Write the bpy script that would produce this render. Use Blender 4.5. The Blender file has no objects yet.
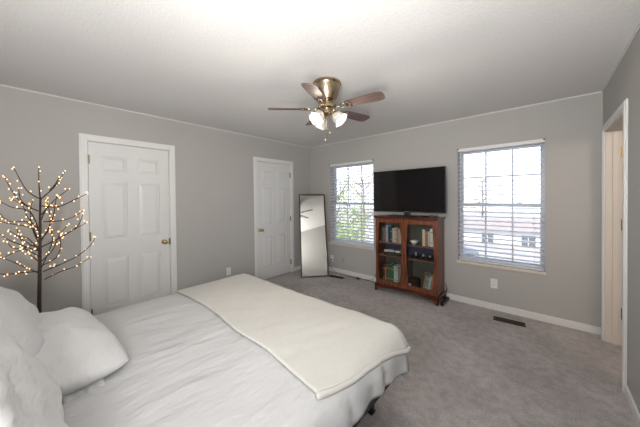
import bpy, bmesh, math, random
from mathutils import Vector, Matrix, noise
random.seed(7)
PI = math.pi
S = bpy.context.scene
COL = S.collection

# ------------------------------------------------------------------ camera
CAM_H = 1.408
cd = bpy.data.cameras.new('camera'); cam = bpy.data.objects.new('camera', cd); COL.objects.link(cam)
right = Vector((0.74761, 0.66406, -0.0101))
down = Vector((0.00015, -0.01538, -0.99988))
fwd = Vector((-0.66414, 0.74752, -0.0116))
rot = Matrix((right, -down, -fwd)).transposed()
cam.matrix_world = Matrix.Translation((0, 0, CAM_H)) @ rot.to_4x4()
cd.sensor_fit = 'HORIZONTAL'; cd.sensor_width = 36.0
cd.lens = 252.375 / 640 * 36.0
cd.shift_y = -(213.5 - 200.777) / 640
cd.clip_start = 0.02; cd.clip_end = 300
S.camera = cam

# ------------------------------------------------------------------ world, sun, exposure
S.view_settings.view_transform = 'Standard'; S.view_settings.look = 'None'
S.view_settings.gamma = 1; S.view_settings.use_curve_mapping = False
S.view_settings.exposure = 0.0
W = bpy.data.worlds.new('sky'); S.world = W; W.use_nodes = True
wt = W.node_tree; wt.nodes.clear()
wo = wt.nodes.new('ShaderNodeOutputWorld'); bg = wt.nodes.new('ShaderNodeBackground')
tc = wt.nodes.new('ShaderNodeTexCoord'); sp = wt.nodes.new('ShaderNodeSeparateXYZ'); cr = wt.nodes.new('ShaderNodeValToRGB')
cr.color_ramp.elements[0].position = 0.0; cr.color_ramp.elements[0].color = (0.90, 0.94, 1.0, 1)
cr.color_ramp.elements[1].position = 0.7; cr.color_ramp.elements[1].color = (0.50, 0.70, 1.0, 1)
wt.links.new(tc.outputs['Generated'], sp.inputs[0]); wt.links.new(sp.outputs['Z'], cr.inputs[0])
wt.links.new(cr.outputs[0], bg.inputs[0]); wt.links.new(bg.outputs[0], wo.inputs[0])
bg.inputs[1].default_value = 2.7
sd = bpy.data.lights.new('sun', 'SUN'); sd.energy = 6.0; sd.angle = 0.01; sd.color = (1, 0.95, 0.88)
sun = bpy.data.objects.new('sun', sd); COL.objects.link(sun)
sun.rotation_euler = Vector((-0.35, -0.8, 0.75)).to_track_quat('Z', 'Y').to_euler()

def area(name, loc, direction, sx, sy, power, color, portal=False, spread=PI):
    d = bpy.data.lights.new(name, 'AREA'); d.shape = 'RECTANGLE'; d.size = sx; d.size_y = sy
    d.energy = power; d.color = color; d.spread = spread
    if portal: d.cycles.is_portal = True
    o = bpy.data.objects.new(name, d); COL.objects.link(o); o.location = loc
    o.rotation_euler = (-Vector(direction)).to_track_quat('Z', 'Y').to_euler()
    return o
# daylight portals in the two window openings
area('window_portal', (-0.43, 3.93, 1.29), (0, -1, 0), 0.92, 1.55, 1, (1, 1, 1), portal=True)
area('window_portal', (-2.65, 3.93, 1.29), (0, -1, 0), 0.92, 1.55, 1, (1, 1, 1), portal=True)
# lamps standing in for the photographer's flash, aimed at the ceiling and forward
area('bounce_flash', (-0.10, -0.25, 1.05), (-0.35, 0.60, 1.0), 0.45, 0.45, 31, (1.0, 0.992, 0.985), spread=math.radians(150))
area('side_fill', (0.30, -0.45, 1.50), (-1.0, 0.30, 0.08), 0.45, 0.45, 27, (1.0, 0.992, 0.985), spread=math.radians(120))  # extra unseen fill lamp, added to brighten the left wall
area('soft_flash', (-0.25, -0.60, 1.62), (-0.12, 1.0, 0.08), 0.5, 0.5, 20, (1.0, 0.992, 0.985), spread=math.radians(105))

hl = bpy.data.lights.new('hall_light', 'POINT'); hl.energy = 22; hl.color = (1, 0.86, 0.74); hl.shadow_soft_size = 0.12
ho_ = bpy.data.objects.new('hall_light', hl); COL.objects.link(ho_); ho_.location = (1.15, 2.2, 2.1)

# ------------------------------------------------------------------ materials
def lin(c):
    return tuple(((v/255)/12.92 if v/255 <= 0.04045 else ((v/255+0.055)/1.055)**2.4) for v in c)
def mat(name, col, rough=0.6, metal=0.0, noise_amt=0.0, noise_scale=8.0, bump=0.0, bump_scale=60.0, spec=0.5,
        stretch=None, emit=None, estr=0.0, col2=None, coat=0.0, detail=4.0, bdist=0.01):
    m = bpy.data.materials.new(name); m.use_nodes = True
    nt = m.node_tree; b = nt.nodes['Principled BSDF']
    c = tuple(col) + (1,)
    b.inputs['Base Color'].default_value = c; b.inputs['Roughness'].default_value = rough
    b.inputs['Metallic'].default_value = metal; b.inputs['Specular IOR Level'].default_value = spec
    b.inputs['Coat Weight'].default_value = coat
    if emit is not None:
        b.inputs['Emission Color'].default_value = tuple(emit)+(1,); b.inputs['Emission Strength'].default_value = estr
    t = nt.nodes.new('ShaderNodeTexCoord'); mp = nt.nodes.new('ShaderNodeMapping')
    nt.links.new(t.outputs['Object'], mp.inputs[0])
    if stretch: mp.inputs['Scale'].default_value = stretch
    n = nt.nodes.new('ShaderNodeTexNoise'); n.inputs['Scale'].default_value = noise_scale; n.inputs['Detail'].default_value = detail
    nt.links.new(mp.outputs[0], n.inputs[0])
    if noise_amt or col2:
        r = nt.nodes.new('ShaderNodeValToRGB')
        a = tuple(max(0, v*(1-noise_amt)) for v in col); z = tuple(min(1, v*(1+noise_amt)) for v in (col2 or col))
        r.color_ramp.elements[0].position = 0.3; r.color_ramp.elements[0].color = a+(1,)
        r.color_ramp.elements[1].position = 0.7; r.color_ramp.elements[1].color = z+(1,)
        nt.links.new(n.outputs[0], r.inputs[0]); nt.links.new(r.outputs[0], b.inputs['Base Color'])
    if bump:
        n2 = nt.nodes.new('ShaderNodeTexNoise'); n2.inputs['Scale'].default_value = bump_scale; n2.inputs['Detail'].default_value = 3
        nt.links.new(mp.outputs[0], n2.inputs[0])
        bp = nt.nodes.new('ShaderNodeBump'); bp.inputs['Strength'].default_value = bump; bp.inputs['Distance'].default_value = bdist
        nt.links.new(n2.outputs[0], bp.inputs['Height']); nt.links.new(bp.outputs[0], b.inputs['Normal'])
    return m
def glass(name, tint=(1, 1, 1), refl=1.0, rough=0.0):
    m = bpy.data.materials.new(name); m.use_nodes = True; nt = m.node_tree; nt.nodes.clear()
    o = nt.nodes.new('ShaderNodeOutputMaterial'); mx = nt.nodes.new('ShaderNodeMixShader')
    tr = nt.nodes.new('ShaderNodeBsdfTransparent'); gl = nt.nodes.new('ShaderNodeBsdfGlossy'); fr = nt.nodes.new('ShaderNodeFresnel')
    fr.inputs['IOR'].default_value = 1.45; tr.inputs[0].default_value = tint+(1,); gl.inputs['Roughness'].default_value = rough
    gl.inputs[0].default_value = (refl, refl, refl, 1)
    nt.links.new(fr.outputs[0], mx.inputs[0]); nt.links.new(tr.outputs[0], mx.inputs[1]); nt.links.new(gl.outputs[0], mx.inputs[2])
    nt.links.new(mx.outputs[0], o.inputs[0]); return m

M = {}
M['wall'] = mat('grey_wall_paint', (0.415, 0.402, 0.382), 0.75, noise_amt=0.015, noise_scale=2, bump=0.12, bump_scale=140, bdist=0.002, spec=0.3)
M['hall'] = mat('cream_hall_paint', (0.60, 0.54, 0.475), 0.8, noise_amt=0.02, noise_scale=3)
M['ceil'] = mat('textured_ceiling_paint', (0.70, 0.685, 0.665), 0.9, noise_amt=0.03, noise_scale=70, bump=0.35, bump_scale=80, bdist=0.008, spec=0.15)
M['trim'] = mat('white_trim_paint', (0.70, 0.695, 0.68), 0.38, noise_amt=0.01, noise_scale=5)
M['door'] = mat('white_door_paint', (0.66, 0.66, 0.65), 0.42, noise_amt=0.012, noise_scale=6, bump=0.05, bump_scale=200, bdist=0.001)
M['sill'] = mat('cream_window_sill', (0.62, 0.55, 0.48), 0.5, noise_amt=0.06, noise_scale=14)
M['vinyl'] = mat('white_vinyl_frame', (0.54, 0.57, 0.62), 0.4, noise_amt=0.01)
M['slat'] = mat('white_blind_slat', (0.70, 0.72, 0.76), 0.45, noise_amt=0.01)
M['cord'] = mat('white_cord', (0.7, 0.7, 0.7), 0.8, noise_amt=0.02)
M['brass'] = mat('polished_brass', (0.72, 0.50, 0.22), 0.22, 1.0, noise_amt=0.04)
M['antique'] = mat('antique_brass', (0.44, 0.35, 0.23), 0.26, 1.0, noise_amt=0.07, noise_scale=12)
M['dkbrass'] = mat('tarnished_brass', (0.16, 0.12, 0.08), 0.4, 0.8, noise_amt=0.05)
M['white_pl'] = mat('white_plastic', (0.74, 0.73, 0.70), 0.35, noise_amt=0.01)
M['beige_pl'] = mat('beige_plastic', (0.40, 0.35, 0.28), 0.4, noise_amt=0.01)
M['black_pl'] = mat('black_plastic', (0.008, 0.008, 0.009), 0.3, noise_amt=0.1)
M['black_mt'] = mat('black_powder_coated_steel', (0.012, 0.012, 0.013), 0.45, 0.3, noise_amt=0.1)
M['screen'] = mat('television_glass', (0.0035, 0.003, 0.004), 0.07, noise_amt=0.02, spec=0.5)
M['bezel'] = mat('matte_black_bezel', (0.010, 0.010, 0.011), 0.6, noise_amt=0.1, spec=0.25)
M['logo'] = mat('silver_lettering', (0.42, 0.43, 0.44), 0.35, 0.2, noise_amt=0.01)
M['mirror'] = mat('mirror_silvering', (0.90, 0.90, 0.88), 0.012, 1.0, noise_amt=0.001)
M['mframe'] = mat('dark_bronze_wood', (0.045, 0.024, 0.014), 0.4, noise_amt=0.25, noise_scale=9, stretch=(6, 6, 1))
M['cherry'] = mat('cherry_wood', (0.085, 0.019, 0.007), 0.33, noise_amt=0.35, noise_scale=5, stretch=(9, 9, 0.9), col2=(0.17, 0.050, 0.019), coat=0.1)
M['cherry_h'] = mat('cherry_wood_crossgrain', (0.060, 0.014, 0.007), 0.28, noise_amt=0.35, noise_scale=5, stretch=(0.9, 9, 9), col2=(0.085, 0.022, 0.010), coat=0.1)
M['cherry_in'] = mat('dark_cabinet_interior', (0.035, 0.016, 0.010), 0.5, noise_amt=0.2, noise_scale=6)
M['navy'] = mat('navy_lining', (0.050, 0.045, 0.095), 0.7, noise_amt=0.15, noise_scale=20)
M['greyback'] = mat('grey_green_lining', (0.085, 0.082, 0.066), 0.7, noise_amt=0.1, noise_scale=9)
M['shelf'] = mat('shelf_edge_wood', (0.22, 0.12, 0.085), 0.4, noise_amt=0.2, noise_scale=8, stretch=(1, 8, 8))
M['cglass'] = glass('cabinet_glass', (0.95, 0.96, 0.95), 0.45)
M['wglass'] = glass('window_glass', (0.97, 0.98, 1.0), 0.6)
M['duvet'] = mat('white_cotton_duvet', (0.50, 0.503, 0.507), 0.9, noise_amt=0.012, noise_scale=4, bump=0.45, bump_scale=9, stretch=(2.2, 0.7, 1), bdist=0.03, spec=0.15)
M['pillow'] = mat('white_cotton_pillowcase', (0.60, 0.602, 0.605), 0.9, noise_amt=0.012, noise_scale=6, bump=0.5, bump_scale=10, stretch=(1, 2.4, 1), bdist=0.02, spec=0.15)
M['blanket'] = mat('cream_fleece_blanket', (0.52, 0.510, 0.478), 0.95, noise_amt=0.02, noise_scale=30, bump=0.25, bump_scale=160, bdist=0.004, spec=0.08)
M['mattress'] = mat('mattress_ticking', (0.6, 0.6, 0.6), 0.9, noise_amt=0.02)
M['bark'] = mat('dark_brown_tree_wrap', (0.035, 0.018, 0.012), 0.6, noise_amt=0.4, noise_scale=60, bump=0.4, bump_scale=120, bdist=0.003)
M['led'] = mat('warm_led_bulb', (1.0, 0.8, 0.55), 0.4, emit=(1.0, 0.55, 0.22), estr=3.8, noise_amt=0.01)
M['blade'] = mat('walnut_fan_blade', (0.13, 0.085, 0.078), 0.5, noise_amt=0.3, noise_scale=5, stretch=(1.2, 10, 1), coat=0.0)
M['bulb'] = mat('lit_lamp_bulb', (1, 0.95, 0.85), 0.4, emit=(1.0, 0.90, 0.76), estr=3.5, noise_amt=0.001)
M['vent'] = mat('brown_register_metal', (0.040, 0.024, 0.016), 0.5, 0.3, noise_amt=0.2, noise_scale=20)
M['vent_in'] = mat('dark_register_duct', (0.006, 0.005, 0.004), 0.8, noise_amt=0.1)
M['ceramic'] = mat('white_ceramic', (0.75, 0.75, 0.72), 0.2, noise_amt=0.01)
M['green'] = mat('green_cable', (0.10, 0.16, 0.08), 0.5, noise_amt=0.05)
def shade_mat():
    m = bpy.data.materials.new('frosted_glass_shade'); m.use_nodes = True; nt = m.node_tree; nt.nodes.clear()
    o = nt.nodes.new('ShaderNodeOutputMaterial'); a = nt.nodes.new('ShaderNodeMixShader'); b2 = nt.nodes.new('ShaderNodeMixShader')
    t = nt.nodes.new('ShaderNodeBsdfTranslucent'); t.inputs[0].default_value = (0.30, 0.29, 0.28, 1)
    d = nt.nodes.new('ShaderNodeBsdfDiffuse'); d.inputs[0].default_value = (0.85, 0.84, 0.82, 1)
    g = nt.nodes.new('ShaderNodeBsdfGlossy'); g.inputs['Roughness'].default_value = 0.15
    n = nt.nodes.new('ShaderNodeTexNoise'); n.inputs['Scale'].default_value = 45
    tcn = nt.nodes.new('ShaderNodeTexCoord'); nt.links.new(tcn.outputs['Object'], n.inputs[0])
    mr = nt.nodes.new('ShaderNodeMapRange'); mr.inputs[3].default_value = 0.2; mr.inputs[4].default_value = 0.6
    nt.links.new(n.outputs[0], mr.inputs[0]); nt.links.new(mr.outputs[0], a.inputs[0])
    nt.links.new(t.outputs[0], a.inputs[1]); nt.links.new(d.outputs[0], a.inputs[2])
    b2.inputs[0].default_value = 0.08
    nt.links.new(a.outputs[0], b2.inputs[1]); nt.links.new(g.outputs[0], b2.inputs[2]); nt.links.new(b2.outputs[0], o.inputs[0])
    return m
M['shade'] = shade_mat()
def carpet_mat():
    m = bpy.data.materials.new('taupe_cut_pile_carpet'); m.use_nodes = True; nt = m.node_tree; b = nt.nodes['Principled BSDF']
    b.inputs['Roughness'].default_value = 1.0; b.inputs['Specular IOR Level'].default_value = 0.05
    b.inputs['Sheen Weight'].default_value = 0.15
    t = nt.nodes.new('ShaderNodeTexCoord')
    def nz(s, d): 
        n = nt.nodes.new('ShaderNodeTexNoise'); n.inputs['Scale'].default_value = s; n.inputs['Detail'].default_value = d
        nt.links.new(t.outputs['Object'], n.inputs[0]); return n
    n1, n2, n3 = nz(2.2, 5), nz(16, 5), nz(90, 3)
    def ramp(n, a, z, p0=.35, p1=.65):
        r = nt.nodes.new('ShaderNodeValToRGB'); r.color_ramp.elements[0].position = p0; r.color_ramp.elements[1].position = p1
        r.color_ramp.elements[0].color = a+(1,); r.color_ramp.elements[1].color = z+(1,); nt.links.new(n.outputs[0], r.inputs[0]); return r
    r1 = ramp(n1, (0.475, 0.438, 0.424), (0.60, 0.560, 0.546))
    r2 = ramp(n2, (0.78, 0.78, 0.78), (1.0, 1.0, 1.0)); r3 = ramp(n3, (0.72, 0.72, 0.72), (1.0, 1.0, 1.0), .3, .7)
    def mul(a, c):
        x = nt.nodes.new('ShaderNodeMix'); x.data_type = 'RGBA'; x.blend_type = 'MULTIPLY'; x.inputs[0].default_value = 1
        nt.links.new(a, x.inputs[6]); nt.links.new(c, x.inputs[7]); return x.outputs[2]
    nt.links.new(mul(mul(r1.outputs[0], r2.outputs[0]), r3.outputs[0]), b.inputs['Base Color'])
    bp = nt.nodes.new('ShaderNodeBump'); bp.inputs['Strength'].default_value = 0.9; bp.inputs['Distance'].default_value = 0.012
    nt.links.new(n3.outputs[0], bp.inputs['Height']); nt.links.new(bp.outputs[0], b.inputs['Normal'])
    return m
M['carpet'] = carpet_mat()

# ------------------------------------------------------------------ mesh helpers
def box(bm, c, s, mtx=None, inset=0):
    r = bmesh.ops.create_cube(bm, size=1.0)
    T = Matrix.Translation(c) @ Matrix.Diagonal((s[0], s[1], s[2], 1))
    bmesh.ops.transform(bm, matrix=(mtx @ T) if mtx else T, verts=r['verts'])
    return r['verts']
def bb(bm, x0, x1, y0, y1, z0, z1):
    return box(bm, ((x0+x1)/2, (y0+y1)/2, (z0+z1)/2), (abs(x1-x0), abs(y1-y0), abs(z1-z0)))
def tube(bm, pts, r, seg=8, closed=False):
    pts = [Vector(p) for p in pts]; n = len(pts)
    rr = r if isinstance(r, (list, tuple)) else [r]*n
    rings = []; prev = None
    for i, p in enumerate(pts):
        d = (pts[min(i+1, n-1)] - pts[max(i-1, 0)]).normalized()
        if prev is None:
            a = Vector((0, 0, 1)) if abs(d.z) < 0.9 else Vector((1, 0, 0)); u = d.cross(a).normalized()
        else:
            u = (prev - d*prev.dot(d)).normalized()
        prev = u; v = d.cross(u)
        rings.append([bm.verts.new(p + (u*math.cos(2*PI*k/seg) + v*math.sin(2*PI*k/seg))*rr[i]) for k in range(seg)])
    for i in range(n-1):
        for k in range(seg):
            bm.faces.new((rings[i][k], rings[i][(k+1) % seg], rings[i+1][(k+1) % seg], rings[i+1][k]))
    bm.faces.new(rings[0][::-1]); bm.faces.new(rings[-1])
def lathe(bm, prof, seg=32, mtx=None, cap=True, scallop=None):
    rings = []
    for j, (r, z) in enumerate(prof):
        ring = []
        for k in range(seg):
            a = 2*PI*k/seg; q = r
            if scallop: q = r*(1 + scallop(j/(len(prof)-1), a))
            v = Vector((q*math.cos(a), q*math.sin(a), z))
            ring.append(bm.verts.new(mtx @ v if mtx else v))
        rings.append(ring)
    for i in range(len(rings)-1):
        for k in range(seg):
            bm.faces.new((rings[i][k], rings[i][(k+1) % seg], rings[i+1][(k+1) % seg], rings[i+1][k]))
    if cap:
        if prof[0][0] > 1e-4: bm.faces.new(rings[0][::-1])
        if prof[-1][0] > 1e-4: bm.faces.new(rings[-1])
def prism(bm, poly, h0, h1, f):
    """poly: 2D points, extruded h0..h1; f(a, b, h) gives the 3D point"""
    A = [bm.verts.new(f(a, b, h0)) for a, b in poly]; B = [bm.verts.new(f(a, b, h1)) for a, b in poly]
    bm.faces.new(A); bm.faces.new(B[::-1]); n = len(poly)
    for i in range(n): bm.faces.new((A[i], B[i], B[(i+1) % n], A[(i+1) % n]))
def sphere(bm, c, r, u=12, v=8, sc=(1, 1, 1)):
    q = bmesh.ops.create_uvsphere(bm, u_segments=u, v_segments=v, radius=r)
    bmesh.ops.transform(bm, matrix=Matrix.Translation(c) @ Matrix.Diagonal((*sc, 1)), verts=q['verts'])
def obj(name, bm, m, parent=None, bevel=0, smooth=False, origin=None, segs=2):
    if isinstance(m, str): m = M[m]
    bmesh.ops.recalc_face_normals(bm, faces=bm.faces)
    if origin is not None: bmesh.ops.translate(bm, verts=bm.verts, vec=-Vector(origin))
    me = bpy.data.meshes.new(name); bm.to_mesh(me); bm.free(); me.materials.append(m)
    o = bpy.data.objects.new(name, me); COL.objects.link(o)
    if origin is not None: o.location = origin
    if parent: o.parent = parent
    if smooth:
        me.shade_smooth()
        if smooth == 'auto': 
            for e in me.edges: pass
            me.set_sharp_from_angle(angle=math.radians(40))
    if bevel:
        b = o.modifiers.new('bevel', 'BEVEL'); b.width = bevel; b.segments = segs; b.limit_method = 'ANGLE'; b.angle_limit = math.radians(40)
    return o
def NB(): return bmesh.new()
def tag(o, label=None, cat=None, group=None, kind=None):
    if label: o['label'] = label
    if cat: o['category'] = cat
    if group: o['group'] = group
    if kind: o['kind'] = kind
    return o
def thing(name, label, cat, loc=(0, 0, 0), group=None, rot=(0, 0, 0), kind=None):
    o = bpy.data.objects.new(name, None); COL.objects.link(o); o.location = loc; o.rotation_euler = rot
    o.empty_display_size = 0.1
    return tag(o, label, cat, group, kind)
def struct(name, bm, m, label, parent=None, cat='wall', **k):
    o = obj(name, bm, m, parent, **k)
    if parent is None: tag(o, label, cat, kind='structure')
    return o

# ------------------------------------------------------------------ room shell
XL, XR, YB, YF, CH = -3.603, 0.4365, 3.755, -0.80, 2.44
D1 = (0.375, 1.139); D2 = (2.474, 3.209); DH = 2.032
OP = (2.800, 3.625); OPH = 2.018
WIN = ((-3.080, -2.140), (-0.868, 0.008)); WZ0, WZ1 = 0.548, 2.045
HX = 1.75   # far side of the hall room

b = NB(); bb(b, XL-0.3, HX+0.2, YF-0.2, YB+0.25, -0.12, 0.0)
struct('floor', b, 'carpet', 'taupe grey cut pile carpet across the bedroom floor', cat='floor')
b = NB(); bb(b, XL-0.3, HX+0.2, YF-0.2, YB+0.25, CH, CH+0.15)
struct('ceiling', b, 'ceil', 'off-white textured ceiling above the bedroom', cat='ceiling')
b = NB()
T = 0.13
for y0, y1 in ((YF, D1[0]-0.012), (D1[1]+0.012, D2[0]-0.012), (D2[1]+0.012, YB+0.2)): bb(b, XL-T, XL, y0, y1, 0, CH)
for y0, y1 in (D1, D2): bb(b, XL-T, XL, y0-0.012, y1+0.012, DH+0.012, CH)
bb(b, XL-T-0.08, XL-T-0.002, YF, YB+0.2, 0, CH)
struct('wall_left', b, 'wall', 'grey painted wall holding the two white six-panel doors')
b = NB(); xs = [XL-0.2, WIN[0][0], WIN[0][1], WIN[1][0], WIN[1][1], HX+0.1]
TB = 0.19
for i in (0, 2, 4): bb(b, xs[i], xs[i+1], YB, YB+TB, 0, CH)
for w in WIN: bb(b, w[0], w[1], YB, YB+TB, 0, WZ0); bb(b, w[0], w[1], YB, YB+TB, WZ1, CH)
struct('wall_back', b, 'wall', 'grey painted wall with the two windows behind the television')
b = NB(); bb(b, XR, XR+0.12, YF, OP[0], 0, CH); bb(b, XR, XR+0.12, OP[1], YB, 0, CH); bb(b, XR, XR+0.12, OP[0], OP[1], OPH, CH)
struct('wall_right', b, 'wall', 'grey painted wall with the cased doorway at the right edge')
b = NB(); bb(b, XL-0.2, HX+0.1, YF-0.15, YF, 0, CH)
struct('wall_front', b, 'wall', 'grey painted wall behind the head of the bed')
b = NB(); bb(b, HX, HX+0.12, YF, YB, 0, CH); bb(b, XR+0.12, HX, 1.2, 1.32, 0, CH)
struct('wall_hall', b, 'hall', 'cream painted wall of the space beyond the doorway')

# baseboards
BBH = 0.078
def base(name, pts, label):
    b = NB()
    for x0, x1, y0, y1 in pts:
        bb(b, x0, x1, y0, y1, 0, BBH)
    struct(name, b, 'trim', label, cat='baseboard', bevel=0.004)
base('baseboard_back', [(XL, XR, YB-0.015, YB)], 'white baseboard running under the two windows')
base('baseboard_left', [(XL, XL+0.015, YF, D1[0]-0.07), (XL, XL+0.015, D1[1]+0.07, D2[0]-0.07), (XL, XL+0.015, D2[1]+0.07, YB-0.015)], 'white baseboard between the two white doors')
base('baseboard_right', [(XR-0.015, XR, YF, OP[0]-0.075)], 'white baseboard at the lower right edge beside the doorway')

# caulk cove where wall meets ceiling
b = NB(); r = 0.010
bb(b, XL, XL+r, YF, YB, CH-r, CH); bb(b, XL, XR, YB-r, YB, CH-r, CH); bb(b, XR-r, XR, YF, YB, CH-r, CH)
struct('trim_1', b, 'ceil', 'thin off-white bead along the ceiling edge', cat='trim')

# door casings (profiled: two steps)
def casing(name, x, s, y0, y1, zt, label, w=0.066):
    b = NB()
    for dx, a0, a1 in ((0.012, 0.0, w), (0.018, 0.018, w-0.012)):
        bb(b, x, x+s*dx, y0-a1, y0-a0, 0, zt+a1 if a0 == 0 else zt+a1)
        bb(b, x, x+s*dx, y1+a0, y1+a1, 0, zt+a1)
        bb(b, x, x+s*dx, y0-a0, y1+a0, zt+a0, zt+a1)
    # jamb lining
    return b
def closed_door(n, y0, y1, hinge_left, label):
    b = casing('c', XL, 1, y0-0.006, y1+0.006, DH+0.006, '')
    bb(b, XL-T+0.001, XL, y0-0.012, y0-0.003, 0, DH+0.012); bb(b, XL-T+0.001, XL, y1+0.003, y1+0.012, 0, DH+0.012); bb(b, XL-T+0.001, XL, y0-0.012, y1+0.012, DH+0.003, DH+0.012)
    struct('trim_%d' % (n+1), b, 'trim', 'white casing around the ' + label, cat='trim', bevel=0.003)
    xf = XL-0.012; w = y1-y0
    d = NB(); st, md = 0.105*w/0.76, 0.105*w/0.76
    cols = ((y0+st, (y0+y1)/2-md/2), ((y0+y1)/2+md/2, y1-st)); rows = ((0.22, 0.765), (0.965, 1.610), (1.705, 1.895))
    bb(d, xf-0.035, xf-0.014, y0, y1, 0.008, DH)                 # core
    ys = [y0, cols[0][0], cols[0][1], cols[1][0], cols[1][1], y1]
    for i in (0, 2, 4): bb(d, xf-0.014, xf, ys[i], ys[i+1], 0.008, DH)
    zs = [0.008, 0.22, 0.765, 0.965, 1.610, 1.705, 1.895, DH]
    for i in (0, 2, 4, 6):
        for c in cols: bb(d, xf-0.014, xf, c[0], c[1], zs[i], zs[i+1])
    # sloped moulding around each recess
    dr = obj('door_%d' % n, d, 'door', None); tag(dr, label, 'door', kind='structure')
    for c in cols:
        for rz in rows:
            p = NB(); a = 0.012; k = 0.030
            o0 = [(c[0]+a, rz[0]+a), (c[1]-a, rz[0]+a), (c[1]-a, rz[1]-a), (c[0]+a, rz[1]-a)]
            o1 = [(c[0]+a+k, rz[0]+a+k), (c[1]-a-k, rz[0]+a+k), (c[1]-a-k, rz[1]-a-k), (c[0]+a+k, rz[1]-a-k)]
            A = [p.verts.new((xf-0.0135, y, z)) for y, z in o0]; B = [p.verts.new((xf-0.002, y, z)) for y, z in o1]
            C0 = [p.verts.new((xf-0.0155, y, z)) for y, z in o0]
            for i in range(4):
                j = (i+1) % 4; p.faces.new((A[i], A[j], B[j], B[i])); p.faces.new((C0[i], C0[j], A[j], A[i]))
            p.faces.new(B); p.faces.new(C0[::-1])
            obj('panel', p, 'door', dr)
    hy = y0 if hinge_left else y1; ky = (y1-0.065) if hinge_left else (y0+0.065)
    for z in (0.20, 1.02, 1.84):
        h = NB(); bb(h, XL-0.010, XL+0.003, hy-0.010, hy+0.010, z-0.045, z+0.045)
        lathe(h, [(0.006, z-0.048), (0.006, z+0.048)], 10, Matrix.Translation((XL+0.004, hy, 0)))
        obj('hinge', h, 'antique', dr)
    k = NB(); R = Matrix.Translation((xf, ky, 0.87)) @ Matrix.Rotation(PI/2, 4, 'Y')
    lathe(k, [(0.030, 0), (0.031, 0.004), (0.024, 0.010), (0.011, 0.014), (0.010, 0.034), (0.018, 0.040), (0.026, 0.050), (0.027, 0.060), (0.020, 0.070), (0.001, 0.073)], 24, R)
    obj('knob', k, 'brass', dr, smooth=True)
    l = NB(); ly = y1 if hinge_left else y0; s = -1 if hinge_left else 1
    bb(l, XL-0.011, XL+0.001, ly-0.010, ly+0.010, 0.83, 0.91)
    obj('strike_plate', l, 'dkbrass', dr)
closed_door(1, *D1, True, 'white six-panel door nearer the lighted tree')
closed_door(2, *D2, False, 'white six-panel door nearer the leaning mirror')
# right doorway: casing, jamb, open leaf in the hall
b = casing('c', XR, -1, OP[0]+0.006, OP[1]-0.006, OPH-0.006, '')
struct('trim_4', b, 'trim', 'white casing around the open doorway at the right edge', cat='trim', bevel=0.003)
b = NB(); j = 0.016
bb(b, XR-0.002, XR+0.122, OP[0], OP[0]+j, 0, OPH); bb(b, XR-0.002, XR+0.122, OP[1]-j, OP[1], 0, OPH); bb(b, XR-0.002, XR+0.122, OP[0]+j, OP[1]-j, OPH-j, OPH)
bb(b, XR+0.045, XR+0.080, OP[1]-j-0.011, OP[1]-j, 0, OPH-j); bb(b, XR+0.045, XR+0.080, OP[0]+j, OP[0]+j+0.011, 0, OPH-j)
struct('trim_5', b, 'hall', 'cream jamb lining the open doorway', cat='trim', bevel=0.002)
# open leaf, hinged on the far jamb, swung into the hall
b = NB(); bb(b, XR+0.128, XR+0.128+0.76, OP[1]-j-0.045, OP[1]-j-0.010, 0.01, 1.995)
lf = struct('door_3', b, 'hall', 'cream door standing open beyond the doorway at the right edge', cat='door', bevel=0.002)
for c in (0.11, 0.44):
    for z0, z1 in ((0.22, 0.80), (1.02, 1.62), (1.715, 1.90)):
        p = NB(); bb(p, XR+0.128+c, XR+0.128+c+0.22, OP[1]-j-0.049, OP[1]-j-0.044, z0, z1); obj('panel', p, 'hall', lf, bevel=0.004)
for z, m in ((0.30, 'dkbrass'), (1.13, 'dkbrass'), (1.80, 'brass')):
    h = NB(); bb(h, XR+0.098, XR+0.132, OP[1]-j-0.014, OP[1]-j-0.0, z-0.05, z+0.05)
    lathe(h, [(0.007, z-0.052), (0.007, z+0.052)], 10, Matrix.Translation((XR+0.128, OP[1]-j-0.018, 0)))
    obj('hinge', h, m, lf)

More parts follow.
